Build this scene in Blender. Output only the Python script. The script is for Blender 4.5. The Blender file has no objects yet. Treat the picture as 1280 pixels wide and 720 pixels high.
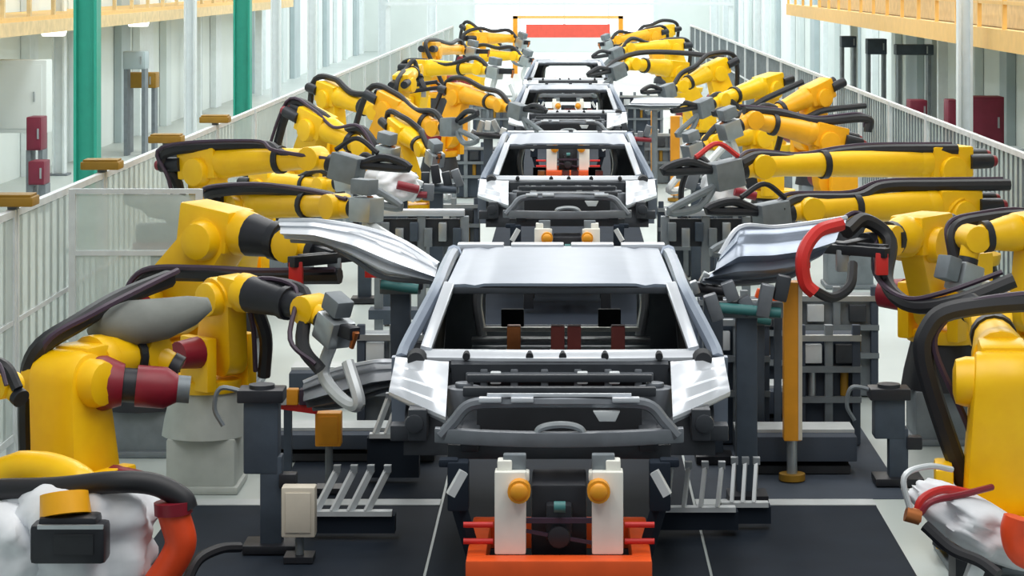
import bpy, bmesh, math, random
from mathutils import Vector, Matrix, noise as mnoise
V = Vector
random.seed(7)
SC = bpy.context.scene
COL = SC.collection

# ------------------------------------------------------------------ camera, world, lights
F, VX, VY, H = 3000.0, 710.0, -28.0, 4.0          # focal length in px, vanishing point in px, eye height in m
cam = bpy.data.cameras.new('camera'); camo = bpy.data.objects.new('camera', cam); COL.objects.link(camo)
cam.sensor_fit = 'HORIZONTAL'; cam.sensor_width = 36.0
cam.lens = F / 1280 * 36.0
cam.shift_x = (640 - VX) / 1280.0
cam.shift_y = (VY - 360) / 1280.0
cam.clip_start = 0.5; cam.clip_end = 500
camo.location = (0, 0, H); camo.rotation_euler = (math.pi / 2, 0, 0)
SC.camera = camo
SC.view_settings.view_transform = 'Standard'; SC.view_settings.look = 'None'
SC.view_settings.gamma = 1; SC.view_settings.use_curve_mapping = False
SC.view_settings.exposure = -0.12
w = bpy.data.worlds.new('hall_light'); SC.world = w; w.use_nodes = True
w.node_tree.nodes['Background'].inputs[0].default_value = (0.90, 0.97, 1.0, 1)
w.node_tree.nodes['Background'].inputs[1].default_value = 0.36


def area(name, loc, sx, sy, power, col=(1, 1, 1), rot=(0, 0, 0)):
    l = bpy.data.lights.new(name, 'AREA'); l.shape = 'RECTANGLE'; l.size = sx; l.size_y = sy; l.energy = power; l.color = col
    o = bpy.data.objects.new(name, l); COL.objects.link(o); o.location = loc; o.rotation_euler = rot
    return o


for k in range(9):  # unseen overhead lights, added for highlights and shading
    for sx in (-1, 1):
        area('overhead_fill', (sx * 3.2, 12 + k * 14, 8.5), 1.6, 10, 330, (1, 0.985, 0.95))
    area('overhead_fill', (0, 14 + k * 14, 9.0), 1.2, 8, 260, (1, 0.985, 0.95))
for k in range(6):  # unseen lights added to brighten the side walls
    for sx in (-1, 1):
        area('aisle_fill', (sx * 7.6, 33 + k * 17, 8.5), 1.5, 12, 500, (0.96, 1, 0.99))


def P(px, py, D):
    """point on the sight line of a photo pixel at depth D metres"""
    return V(((px - VX) * D / F, D, H - (py - VY) * D / F))


# ------------------------------------------------------------------ materials
def lin(c):
    c = c / 255.0
    return c / 12.92 if c <= 0.04045 else ((c + 0.055) / 1.055) ** 2.4


def mat(name, rgb, rough=0.5, metal=0.0, var=0.10, scale=6.0, emit=0.0, alpha=1.0, spec=0.5):
    m = bpy.data.materials.new(name); m.use_nodes = True
    nt = m.node_tree; b = nt.nodes['Principled BSDF']
    c = [lin(x) for x in rgb]
    tc = nt.nodes.new('ShaderNodeTexCoord'); nz = nt.nodes.new('ShaderNodeTexNoise'); rp = nt.nodes.new('ShaderNodeValToRGB')
    nz.inputs['Scale'].default_value = scale; nz.inputs['Detail'].default_value = 4
    nt.links.new(tc.outputs['Object'], nz.inputs['Vector'])
    nt.links.new(nz.outputs['Fac'], rp.inputs['Fac'])
    rp.color_ramp.elements[0].position = 0.3; rp.color_ramp.elements[1].position = 0.7
    rp.color_ramp.elements[0].color = (*[x * (1 - var) for x in c], 1)
    rp.color_ramp.elements[1].color = (*[min(1, x * (1 + var)) for x in c], 1)
    nt.links.new(rp.outputs['Color'], b.inputs['Base Color'])
    b.inputs['Roughness'].default_value = rough; b.inputs['Metallic'].default_value = metal
    b.inputs['Alpha'].default_value = alpha
    b.inputs['Specular IOR Level'].default_value = spec
    if emit:
        b.inputs['Emission Color'].default_value = (*c, 1); b.inputs['Emission Strength'].default_value = emit
    return m


M = {}
def defm(k, *a, **kw): M[k] = mat(k, *a, **kw)
defm('robot_yellow', (255, 198, 8), 0.38, 0, 0.06)
defm('robot_amber', (248, 176, 20), 0.4, 0, 0.06)
defm('body_silver', (138, 148, 163), 0.36, 0.7, 0.05)
defm('body_bright', (208, 213, 220), 0.32, 0.4, 0.04)
defm('body_grey', (118, 123, 130), 0.4, 0.45, 0.12)
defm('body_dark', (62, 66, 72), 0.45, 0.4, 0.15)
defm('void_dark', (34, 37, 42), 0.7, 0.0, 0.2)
defm('black_rubber', (30, 31, 36), 0.5, 0, 0.15)
defm('black_metal', (42, 44, 50), 0.45, 0.3, 0.15)
defm('steel', (176, 182, 186), 0.32, 0.7, 0.1)
defm('light_steel', (214, 219, 222), 0.4, 0.25, 0.08)
defm('tool_grey', (122, 130, 136), 0.5, 0.3, 0.15)
defm('slate', (66, 77, 90), 0.55, 0.15, 0.15)
defm('deck_dark', (34, 42, 53), 0.8, 0.0, 0.14, scale=2, spec=0.15)
defm('deck_mid', (70, 78, 90), 0.75, 0.0, 0.12, scale=2, spec=0.2)
defm('deck_edge', (196, 202, 204), 0.5, 0.1, 0.08)
defm('motor_red', (132, 22, 40), 0.42, 0, 0.15)
defm('signal_red', (206, 44, 40), 0.45, 0, 0.1)
defm('banner_red_hazed', (232, 92, 76), 0.6, 0, 0.05)  # distance haze is mixed into this red
defm('clamp_red', (196, 96, 88), 0.5, 0, 0.1)
defm('maroon', (122, 34, 58), 0.5, 0, 0.1)
defm('orange', (240, 92, 34), 0.42, 0, 0.07)
defm('orange_hose', (232, 76, 30), 0.45, 0, 0.1)
defm('post_orange', (238, 160, 36), 0.45, 0, 0.06)
defm('white_paint', (238, 238, 230), 0.45, 0, 0.05)
defm('white_cover', (226, 229, 234), 0.75, 0, 0.07)
defm('beige', (214, 206, 190), 0.6, 0, 0.06)
defm('copper', (196, 120, 70), 0.35, 0.7, 0.1)
defm('column_green', (44, 160, 138), 0.45, 0, 0.06)
defm('column_white', (226, 234, 236), 0.5, 0, 0.04)
defm('mezz_yellow', (236, 190, 110), 0.5, 0, 0.05)
defm('mezz_tan', (222, 196, 146), 0.6, 0, 0.12)
defm('brown_yellow', (150, 112, 24), 0.55, 0, 0.1)
defm('wall_pale', (226, 234, 232), 0.7, 0, 0.04, scale=0.6)
defm('wall_panel', (212, 222, 222), 0.6, 0, 0.06, scale=0.8)
defm('wall_grey', (174, 188, 192), 0.6, 0, 0.08, scale=0.8)
defm('cable_purple', (64, 48, 66), 0.5, 0, 0.1)
defm('teal', (60, 120, 120), 0.5, 0, 0.1)
defm('floor_pale', (186, 196, 194), 0.42, 0, 0.06, scale=0.7)
defm('pale_casting', (176, 182, 178), 0.55, 0, 0.08)
defm('grey_cover', (126, 130, 126), 0.75, 0, 0.1)
defm('fence_pane', (206, 218, 214), 0.5, 0, 0.05, alpha=0.42)
defm('window_light', (250, 252, 255), 0.5, 0, 0.01, emit=1.6)
defm('lamp_light', (255, 255, 250), 0.5, 0, 0.01, emit=2.5)

# ------------------------------------------------------------------ mesh builder
def frame(d, up=V((0, 0, 1))):
    d = d.normalized()
    if abs(d.dot(up)) > 0.99: up = V((0, 1, 0))
    x = d.cross(up).normalized()
    return x, x.cross(d).normalized(), d          # side, up', along


class MB:
    def __init__(s): s.bm = bmesh.new()

    def box(s, c, size, R=None):
        m = Matrix.Translation(V(c)) @ (R.to_4x4() if R else Matrix()) @ Matrix.Diagonal((size[0], size[1], size[2], 1))
        bmesh.ops.create_cube(s.bm, size=1.0, matrix=m); return s

    def bar(s, p0, p1, wd, ht, up=V((0, 0, 1)), wd1=None, ht1=None):
        p0, p1 = V(p0), V(p1); x, u, d = frame(p1 - p0, up)
        wd1 = wd if wd1 is None else wd1; ht1 = ht if ht1 is None else ht1
        a = [s.bm.verts.new(p0 + x * i * wd / 2 + u * j * ht / 2) for i, j in ((-1, -1), (1, -1), (1, 1), (-1, 1))]
        b = [s.bm.verts.new(p1 + x * i * wd1 / 2 + u * j * ht1 / 2) for i, j in ((-1, -1), (1, -1), (1, 1), (-1, 1))]
        s.bm.faces.new(a[::-1]); s.bm.faces.new(b)
        for i in range(4): s.bm.faces.new((a[i], a[(i + 1) % 4], b[(i + 1) % 4], b[i]))
        return s

    def loft(s, loops, cap=True, closed=True):
        vs = [[s.bm.verts.new(V(p)) for p in lp] for lp in loops]
        n = len(vs[0])
        for a, b in zip(vs, vs[1:]):
            for i in range(n if closed else n - 1):
                s.bm.faces.new((a[i], a[(i + 1) % n], b[(i + 1) % n], b[i]))
        if cap: s.bm.faces.new(vs[0][::-1]); s.bm.faces.new(vs[-1])
        return s

    def cyl(s, p0, p1, r0, r1=None, n=16):
        p0, p1 = V(p0), V(p1); r1 = r0 if r1 is None else r1
        return s.rings([(p0, r0), (p1, r1)], n)

    def rings(s, pr, n=16):
        """surface of revolution along a straight axis: [(point, radius), ...]"""
        x, u, d = frame(V(pr[-1][0]) - V(pr[0][0]))
        loops = [[V(p) + (x * math.cos(t) + u * math.sin(t)) * r for t in [2 * math.pi * k / n for k in range(n)]] for p, r in pr]
        return s.loft(loops)

    def tube(s, pts, r, n=8, sub=6):
        pts = [V(p) for p in pts]
        if len(pts) > 2 and sub > 1:
            q = [pts[0] * 2 - pts[1]] + pts + [pts[-1] * 2 - pts[-2]]; out = []
            for i in range(1, len(q) - 2):
                p0, p1, p2, p3 = q[i - 1:i + 3]
                for k in range(sub):
                    t = k / sub
                    out.append(0.5 * ((2 * p1) + (p2 - p0) * t + (2 * p0 - 5 * p1 + 4 * p2 - p3) * t * t + (3 * p1 - p0 - 3 * p2 + p3) * t ** 3))
            pts = out + [pts[-1]]
        loops = []; x = None
        for i, p in enumerate(pts):
            d = (pts[min(i + 1, len(pts) - 1)] - pts[max(i - 1, 0)])
            if d.length < 1e-6: d = V((0, 0, 1))
            d.normalize()
            if x is None: x, u, _ = frame(d)
            else:
                x = (x - d * x.dot(d))
                x = x.normalized() if x.length > 1e-5 else frame(d)[0]
                u = x.cross(d) * 1.0
            rr = r[min(i * len(r) // len(pts), len(r) - 1)] if isinstance(r, (list, tuple)) else r
            loops.append([p + (x * math.cos(t) + u * math.sin(t)) * rr for t in [2 * math.pi * k / n for k in range(n)]])
        return s.loft(loops)

    def prism(s, outline, vec):
        a = [s.bm.verts.new(V(p)) for p in outline]; b = [s.bm.verts.new(V(p) + V(vec)) for p in outline]
        n = len(a); s.bm.faces.new(a[::-1]); s.bm.faces.new(b)
        for i in range(n): s.bm.faces.new((a[i], a[(i + 1) % n], b[(i + 1) % n], b[i]))
        return s

    def grid(s, rows, thick=0.02, nrm=None):
        """sheet through rows of points, given a thickness"""
        rows = [[V(p) for p in r] for r in rows]
        if nrm is None:
            nrm = (rows[-1][0] - rows[0][0]).cross(rows[0][-1] - rows[0][0]).normalized()
        nrm = V(nrm) * thick
        A = [[s.bm.verts.new(p) for p in r] for r in rows]; B = [[s.bm.verts.new(p - nrm) for p in r] for r in rows]
        R, C = len(rows), len(rows[0])
        for i in range(R - 1):
            for j in range(C - 1):
                s.bm.faces.new((A[i][j], A[i][j + 1], A[i + 1][j + 1], A[i + 1][j]))
                s.bm.faces.new((B[i][j], B[i + 1][j], B[i + 1][j + 1], B[i][j + 1]))
        for i in range(R - 1):
            s.bm.faces.new((A[i][0], A[i + 1][0], B[i + 1][0], B[i][0])); s.bm.faces.new((A[i][-1], B[i][-1], B[i + 1][-1], A[i + 1][-1]))
        for j in range(C - 1):
            s.bm.faces.new((A[0][j], B[0][j], B[0][j + 1], A[0][j + 1])); s.bm.faces.new((A[-1][j], A[-1][j + 1], B[-1][j + 1], B[-1][j]))
        return s

    def ball(s, c, r, sc=(1, 1, 1)):
        bmesh.ops.create_uvsphere(s.bm, u_segments=14, v_segments=9, radius=r, matrix=Matrix.Translation(V(c)) @ Matrix.Diagonal((*sc, 1))); return s

    def build(s, name, material, parent=None, bevel=0.0, angle=38):
        me = bpy.data.meshes.new(name)
        bmesh.ops.recalc_face_normals(s.bm, faces=s.bm.faces[:])
        if bevel:
            ed = [e for e in s.bm.edges if len(e.link_faces) == 2 and e.calc_face_angle(0) > 0.6]
            try: bmesh.ops.bevel(s.bm, geom=ed, offset=bevel, segments=2, affect='EDGES', profile=0.6, clamp_overlap=True)
            except Exception: pass
        o = bpy.data.objects.new(name, me); COL.objects.link(o)
        if parent:
            o.parent = parent
            q = parent; off = V((0, 0, 0))
            while q: off += q.location; q = q.parent
        else:
            co = [v.co for v in s.bm.verts]
            lo = [min(c[i] for c in co) for i in range(3)]; hi = [max(c[i] for c in co) for i in range(3)]
            off = V(((lo[0] + hi[0]) / 2, (lo[1] + hi[1]) / 2, lo[2])); o.location = off
        bmesh.ops.translate(s.bm, verts=s.bm.verts[:], vec=-off)
        s.bm.to_mesh(me); s.bm.free()
        for p in me.polygons: p.use_smooth = True
        me.set_sharp_from_angle(angle=math.radians(angle))
        me.materials.append(M[material])
        return o


def tag(o, label, cat, group=None, kind=None):
    if label: o['label'] = label
    if cat: o['category'] = cat
    if group: o['group'] = group
    if kind: o['kind'] = kind
    return o


def empty(name, loc, label=None, cat=None, group=None):
    o = bpy.data.objects.new(name, None); COL.objects.link(o); o.location = V(loc); o.empty_display_size = 0.2
    return tag(o, label, cat, group)


def struct(o): o['kind'] = 'structure'; return o


def copy_tree(o, parent=None):
    c = o.copy(); COL.objects.link(c)
    if parent: c.parent = parent
    for ch in [x for x in ALL(o)]: copy_tree(ch, c)
    return c


def ALL(o): return [x for x in bpy.data.objects if x.parent == o]


# ------------------------------------------------------------------ the hall
struct(MB().box((0, 75, -0.1), (40, 150, 0.2)).build('floor', 'floor_pale'))
mb = MB().box((-11.1, 80, 4.5), (0.2, 130, 9))
struct(mb.build('wall_left', 'wall_pale'))
mb = MB().box((9.1, 80, 4.5), (0.2, 130, 9))
struct(mb.build('wall_right', 'wall_pale'))
struct(MB().box((-1, 130.1, 4.5), (20, 0.2, 9)).build('wall_back', 'wall_pale'))
wl = struct(MB().box((-0.2, 129.95, 2.6), (9.6, 0.1, 3.2)).build('window_1', 'window_light'))
fr = MB()
for x in (-5.05, -2.6, -0.2, 2.2, 4.65): fr.box((x, 129.86, 2.6), (0.12, 0.08, 3.3))
fr.box((-0.2, 129.86, 4.2), (9.8, 0.08, 0.12)); fr.box((-0.2, 129.86, 1.0), (9.8, 0.08, 0.12))
fr.build('window_frame', 'column_white', wl)

# wall pilasters and glazed partition strips along the two long walls
n = 0
for side, X, mats in ((-1, -10.9, ('wall_panel', 'wall_grey', 'column_white')), (1, 8.9, ('wall_panel', 'column_white', 'wall_grey'))):
    y = 40.0
    k = 0
    while y < 128:
        n += 1
        wdt = (1.2, 2.0, 0.8, 1.5)[k % 4]
        struct(MB().box((X, y, 4.4), (0.18, wdt, 8.8)).build('trim_%d' % n, mats[k % 3]))
        y += (3.4, 5.2, 4.1, 6.0, 2.9)[k % 5]; k += 1

# ------------------------------------------------------------------ columns
def column(name, x, y, wd, m, label, group=None, h=9.0):
    r = empty(name, (x, y, 0), label, 'column', group)
    b = MB()                                                   # an H section column
    b.box((x - wd / 2 + 0.02, y, h / 2), (0.04, wd, h)); b.box((x + wd / 2 - 0.02, y, h / 2), (0.04, wd, h)); b.box((x, y, h / 2), (wd - 0.06, 0.05, h))
    b.build('shaft', m, r)
    MB().box((x, y, 0.02), (wd * 1.6, wd * 1.6, 0.04)).build('base_plate', 'tool_grey', r)
    return r


column('steel_column', -7.05, 35.2, 0.34, 'column_green', 'thick green steel column behind the fence beside the red cabinets')
column('steel_column', -7.05, 52.0, 0.36, 'column_green', 'thinner looking green steel column farther down the hall behind the fence')
WC = [(-7.3, 46.4, .22, 'white column standing behind the fence between the two green columns'),
      (-7.3, 60.0, .24, 'white column standing just beyond the second green column'),
      (-7.3, 68.5, .26, 'tall white column down the hall, second beyond the second green column'),
      (-7.3, 95.0, .40, 'wide white column near the far end of the row of robots, at the fence side'),
      (-10.3, 48.6, .25, 'white post at the edge of the picture behind the red cabinets'),
      (5.7, 34.5, .21, 'white column passing in front of the yellow mezzanine edge'),
      (5.7, 72.0, .26, 'white column at the far end of the yellow mezzanine'),
      (5.7, 86.0, .32, 'white column beyond the end of the yellow mezzanine'),
      (-5.9, 104.0, .4, 'pale column left of the bright window at the far end'),
      (6.6, 108.0, .4, 'pale column right of the bright window at the far end')]
for x, y, wd, lb in WC: column('steel_column', x, y, wd, 'column_white', lb)

# ------------------------------------------------------------------ mezzanines
r = empty('mezzanine', (7.4, 60, 0), 'yellow steel mezzanine with a railed deck along the wall with the maroon cabinets', 'mezzanine')
y0, y1 = 17.0, 66.0
MB().box((6.06, (y0 + y1) / 2, 3.13), (0.12, y1 - y0, 0.30)).build('edge_beam', 'mezz_yellow', r)
MB().box((7.55, (y0 + y1) / 2, 3.2), (2.8, y1 - y0, 0.08)).build('deck', 'mezz_tan', r)
for k in range(25):
    y = y0 + k * (y1 - y0) / 24; MB().box((6.06, y, 3.85), (0.06, 0.08, 1.15)).build('railing_post', 'mezz_yellow', r)
for z in (3.65, 4.0, 4.4): MB().box((6.06, (y0 + y1) / 2, z), (0.05, y1 - y0, 0.05)).build('railing_rail', 'mezz_yellow', r)
MB().box((7.2, (y0 + y1) / 2 - 1, 3.8), (1.3, y1 - y0 - 4, 1.1)).build('stored_load', 'mezz_tan', r)
for y in (34.0, 50.0, 65.5):
    b = MB().box((7.8, y, 1.58), (0.2, 0.2, 3.16)); b.build('support_post', 'column_white', r)
r = empty('mezzanine', (-9.6, 60, 0), 'orange tan mezzanine edge high on the wall behind the green columns', 'mezzanine')
MB().box((-9.45, 57, 3.12), (0.14, 50, 0.24)).build('edge_beam', 'mezz_tan', r)
MB().box((-10.15, 57, 3.28), (1.5, 50, 0.08)).build('deck', 'mezz_yellow', r)
b = MB()
for k in range(26): b.box((-9.45, 32.2 + k * 1.98, 3.9), (0.07, 0.1, 1.2))
for z in (3.7, 4.1, 4.5): b.box((-9.45, 57, z), (0.05, 50, 0.06))
b.build('railing', 'mezz_tan', r)
for y in (36.0, 52.0, 68.0, 81.5): MB().box((-10.5, y, 1.6), (0.22, 0.22, 3.2)).build('support_post', 'column_white', r)

# ------------------------------------------------------------------ fence
def fence_panel(x, ya, yb, label, group, ztop=2.08):
    r = empty('fence_panel', (x, ya, 0), label, 'fence', group)
    for y in (ya + 0.04, yb - 0.04): MB().box((x, y, ztop / 2), (0.07, 0.07, ztop)).build('post', 'light_steel', r)
    MB().box((x, (ya + yb) / 2, ztop - 0.03), (0.06, yb - ya - 0.16, 0.06)).build('top_rail', 'light_steel', r)
    MB().box((x, (ya + yb) / 2, 1.15), (0.05, yb - ya - 0.16, 0.04)).build('middle_rail', 'light_steel', r)
    MB().box((x, (ya + yb) / 2, 0.2), (0.06, yb - ya - 0.16, 0.06)).build('bottom_rail', 'light_steel', r)
    b = MB(); nn = int((yb - ya) / 0.28)
    for k in range(1, nn): b.box((x, ya + k * (yb - ya) / nn, 1.12), (0.02, 0.02, 1.78))
    b.build('mesh_infill', 'tool_grey', r)
    MB().box((x + 0.015, (ya + yb) / 2, 1.12), (0.008, yb - ya - 0.16, 1.78)).build('clear_pane', 'fence_pane', r)
    return r


for k in range(23):
    y = 8.5 + k * 3.8
    if y > 8: fence_panel(-4.6, y, y + 3.78, 'pale steel fence panel with clear sheet, in the run of fence beside the green columns', 'fence panels beside the green columns')
for k in range(22):
    y = 14.4 + k * 3.8
    fence_panel(5.0, y, y + 3.78, 'pale steel fence panel with clear sheet, in the run of fence under the yellow mezzanine', 'fence panels under the yellow mezzanine')
# yellow signal boxes on the posts
LB = ['yellow flat signal box on the fence top at the edge of the picture', 'yellow flat signal box on the fence top below the first green column',
      'yellow flat signal box on the fence top between the two green columns', 'yellow flat signal box on the fence top just before the second green column']
for k, (y, lb) in enumerate(zip((19.9, 23.7, 27.5, 31.3), LB)):
    r = empty('signal_box', (-4.6, y, 2.08), lb, 'signal box', 'signal boxes on the fence')
    MB().box((-4.6, y, 2.15), (0.38, 0.28, 0.08)).build('housing', 'brown_yellow', r, 0.015)
    MB().box((-4.6, y, 2.095), (0.08, 0.08, 0.03)).build('bracket', 'tool_grey', r)
    MB().box((-4.6, y, 2.20), (0.34, 0.24, 0.02)).build('lid', 'brown_yellow', r, 0.008)


# ------------------------------------------------------------------ car bodies
def mirror(p, s): return V((p[0] * s, p[1], p[2]))


def make_car(label):
    r = empty('car_body', (0, 0, 0), label, 'car body', 'bare car bodies on the line')
    # roof: crowned sheet with two pressed swages
    rows = []
    for i in range(13):
        t = i / 12; y = 1.72 + t * 2.45; hw = 0.79 - 0.015 * t
        row = []
        for j in range(25):
            q = j / 24 * 2 - 1
            z = 1.862 - 0.02 * t + 0.045 * (1 - q ** 4) * math.sin(math.pi * (0.12 + 0.8 * t))
            if abs(abs(q) - 0.72) < 0.05: z -= 0.012
            row.append((q * hw, y - 0.05 * (1 - q * q) * (1 - t), z))
        rows.append(row)
    MB().grid(rows, 0.02, (0, 0, 1)).build('roof', 'body_silver', r, angle=60)
    MB().bar((-0.77, 1.74, 1.825), (0.77, 1.74, 1.825), 0.10, 0.045).build('windscreen_header', 'body_dark', r, 0.01)
    b = MB()
    for x0, x1 in ((-0.83, -0.46), (-0.40, 0.02), (0.08, 0.42), (0.48, 0.83)): b.bar((x0, 4.27, 1.845), (x1, 4.27, 1.845), 0.16, 0.05)
    b.bar((-0.83, 4.33, 1.80), (0.83, 4.33, 1.80), 0.08, 0.07)
    b.build('tail_header', 'body_bright', r, 0.008)
    for s in (-1, 1):
        MB().bar((s * 0.90, 1.06, 1.50), (s * 0.775, 1.72, 1.85), 0.085, 0.075, V((s, 0, 0.2))).build('windscreen_pillar', 'body_bright', r, 0.012)
        # body side: one pressed frame with door openings
        b = MB()
        def sec(y, z, inn, th=0.10, hh=0.1): return V((s * inn, y, z))
        b.tube([(s * 1.05, 0.98, 1.46), (s * 1.03, 1.12, 1.52), (s * 0.93, 1.5, 1.70), (s * 0.86, 1.85, 1.825), (s * 0.85, 2.6, 1.855), (s * 0.85, 3.5, 1.84), (s * 0.85, 4.2, 1.80)], 0.05, 8)
        b.tube([(s * 0.85, 4.1, 1.82), (s * 0.93, 4.5, 1.62), (s * 1.02, 4.66, 1.40), (s * 1.03, 4.7, 1.0)], 0.06, 8)
        b.bar((s * 1.04, 1.05, 1.47), (s * 1.04, 1.05, 0.98), 0.16, 0.09, V((0, 1, 0)))
        b.bar((s * 0.86, 2.62, 1.84), (s * 1.02, 2.55, 0.98), 0.16, 0.08, V((s, 0, 0)))
        b.bar((s * 0.86, 3.55, 1.83), (s * 1.02, 3.75, 0.98), 0.14, 0.08, V((s, 0, 0)))
        b.bar((s * 1.03, 1.0, 0.98), (s * 1.03, 4.6, 0.98), 0.12, 0.12)
        b.grid([[(s * 1.03, 3.7, 1.42), (s * 1.06, 4.2, 1.42), (s * 1.03, 4.68, 1.40)], [(s * 1.07, 3.75, 1.30), (s * 1.10, 4.2, 1.30), (s * 1.05, 4.7, 1.28)],
                [(s * 1.06, 3.8, 1.0), (s * 1.08, 4.2, 1.15), (s * 1.04, 4.7, 1.0)]], 0.03, (s, 0, 0))
        b.build('body_side', 'body_silver', r, 0.0)
        # sloping apron in front of the hinge pillar, with three pressed ribs
        bo, bi, fo, fi = V((s * 1.09, 0.98, 1.485)), V((s * 0.73, 0.84, 1.47)), V((s * 1.11, 0.62, 1.31)), V((s * 0.715, 0.12, 1.235))
        rows = []
        for i in range(9):
            t = i / 8; row = []
            for j in range(7):
                q = j / 6
                p = (bo.lerp(fo, t)).lerp(bi.lerp(fi, t), q)
                p.z += (0.018 if i % 2 else -0.004) * (1 if 0 < j < 6 else 0)
                row.append(p)
            rows.append(row)
        ap = MB().grid(rows, 0.02, (0, 0, 1)).build('apron', 'body_bright', r)
        MB().grid([[fo, fi], [fo - V((0, -0.03, 0.035)), fi - V((0, -0.03, 0.05))]], 0.012, (0, -1, 0)).build('flange', 'body_bright', ap)
        b = MB()                                               # wheel housing below the apron
        arc = [(s * 1.0, 0.78 + 0.36 * math.cos(a), 0.95 + 0.30 * math.sin(a)) for a in [math.pi * k / 10 for k in range(11)]]
        b.grid([arc, [(s * 0.62, p[1], p[2]) for p in arc]], 0.015, (0, 0, 1))
        b.build('wheel_housing', 'body_dark', r)
        MB().cyl((s * 0.95, 1.0, 1.465), (s * 0.95, 0.86, 1.47), 0.07, 0.055).build('hinge_pocket', 'void_dark', r)
        b = MB().cyl((s * 0.62, 0.62, 1.0), (s * 0.62, 0.62, 1.34), 0.15, 0.12); b.cyl((s * 0.62, 0.62, 1.34), (s * 0.62, 0.62, 1.37), 0.06)
        b.build('strut_tower', 'body_grey', r, 0.01)
        b = MB().bar((s * 0.56, 0.02, 1.10), (s * 0.56, 1.1, 1.06), 0.12, 0.13); b.build('front_rail', 'body_dark', r, 0.015)
        b = MB().box((s * 0.9, 0.35, 1.16), (0.12, 0.22, 0.2)); b.box((s * 0.98, 0.42, 1.09), (0.2, 0.16, 0.1)); b.cyl((s * 0.92, 0.22, 1.17), (s * 0.92, 0.3, 1.17), 0.06)
        b.build('lamp_bracket', 'body_dark', r, 0.01)
    # cowl with white lip
    b = MB()
    xs = [-0.95 + 1.9 * k / 16 for k in range(17)]
    b.grid([[(x, 1.10 - 0.05 * (1 - x * x), 1.515) for x in xs], [(x, 1.03 - 0.05 * (1 - x * x), 1.508) for x in xs], [(x, 0.99 - 0.06 * (1 - x * x), 1.475) for x in xs]], 0.02, (0, 0, 1))
    cw = b.build('cowl', 'body_bright', r)
    b = MB()
    for x in (-0.62, -0.2, 0.02, 0.3, 0.66): b.cyl((x, 1.02, 1.49), (x, 0.935, 1.485), 0.025)
    b.build('cowl_hole', 'void_dark', cw)
    # firewall with ribs
    MB().grid([[(-0.72, 1.0, 1.475), (0.72, 1.0, 1.475)], [(-0.72, 0.9, 1.44), (0.72, 0.9, 1.44)], [(-0.68, 0.9, 1.0), (0.68, 0.9, 1.0)]], 0.02, (0, -1, 0)).build('firewall', 'body_dark', r)
    b = MB()
    for x in (-0.5, -0.3, -0.1, 0.12, 0.32, 0.52): b.box((x, 0.89, 1.24), (0.05, 0.05, 0.34))
    b.bar((-0.62, 0.88, 1.36), (0.62, 0.88, 1.36), 0.05, 0.06); b.build('firewall_ribs', 'body_grey', r, 0.01)
    b = MB()
    for x in (-0.42, 0.15, 0.36): b.box((x, 0.80, 1.37), (0.07, 0.06, 0.08))
    b.build('clamp_lugs', 'light_steel', r, 0.01)
    b = MB().bar((-0.62, 0.45, 1.34), (0.62, 0.45, 1.34), 0.07, 0.06); b.bar((-0.60, 0.6, 1.40), (0.60, 0.6, 1.40), 0.05, 0.05)
    b.build('tower_brace', 'body_dark', r, 0.01)
    # radiator support: arch and top bar
    b = MB().tube([(-0.74, 0.03, 1.13), (-0.66, 0.04, 1.22), (-0.55, 0.05, 1.325), (-0.3, 0.02, 1.345), (0, 0.0, 1.35), (0.3, 0.02, 1.345), (0.55, 0.05, 1.325), (0.66, 0.04, 1.22), (0.74, 0.03, 1.13)], 0.038, 8)
    rs = b.build('radiator_support', 'body_grey', r)
    for x0, x1 in ((-0.50, -0.36), (-0.3, -0.16), (0.33, 0.5)): MB().bar((x0, -0.03, 1.372), (x1, -0.03, 1.372), 0.07, 0.03).build('clip', 'body_bright', rs, 0.006)
    MB().bar((-0.45, 0.0, 1.395), (0.45, 0.0, 1.395), 0.03, 0.018).build('upper_lip', 'body_bright', rs)
    MB().prism([(0.21, -0.04, 1.30), (0.38, -0.04, 1.30), (0.35, -0.04, 1.235), (0.25, -0.04, 1.235)], (0, 0.05, 0)).build('bonnet_latch', 'light_steel', r, 0.006)
    b = MB().tube([(-0.14, -0.08, 1.155), (-0.12, -0.08, 1.20), (-0.04, -0.08, 1.222), (0.06, -0.08, 1.222), (0.13, -0.08, 1.20), (0.16, -0.08, 1.155)], 0.022, 8); b.build('tow_bracket', 'steel', r)
    MB().box((0, 0.3, 1.15), (1.05, 0.03, 0.3)).build('radiator_void_shade', 'void_dark', r)  # dark sheet stands in for the shade of the open void
    # bumper beam, bowed
    pts = [(x, -0.10 + 0.16 * (x / 0.78) ** 2, 1.135) for x in [-0.78 + 1.56 * k / 12 for k in range(13)]]
    loops = [[(x, y - 0.03, z - 0.045), (x, y + 0.05, z - 0.045), (x, y + 0.05, z + 0.045), (x, y - 0.03, z + 0.045)] for x, y, z in pts]
    MB().loft(loops).build('bumper_beam', 'body_grey', r, 0.008)
    b = MB().bar((-0.7, 0.1, 1.03), (0.7, 0.1, 1.03), 0.12, 0.09); b.build('lower_crossmember', 'body_dark', r, 0.01)
    # cabin
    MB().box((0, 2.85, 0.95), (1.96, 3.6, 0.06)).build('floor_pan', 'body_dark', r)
    b = MB().bar((-0.84, 1.35, 1.38), (0.84, 1.35, 1.38), 0.06, 0.06); b.bar((-0.3, 1.35, 1.38), (-0.3, 1.3, 1.0), 0.05, 0.05); b.bar((0.28, 1.35, 1.38), (0.28, 1.3, 1.0), 0.05, 0.05)
    b.build('dash_crossbeam', 'body_dark', r)
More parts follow.
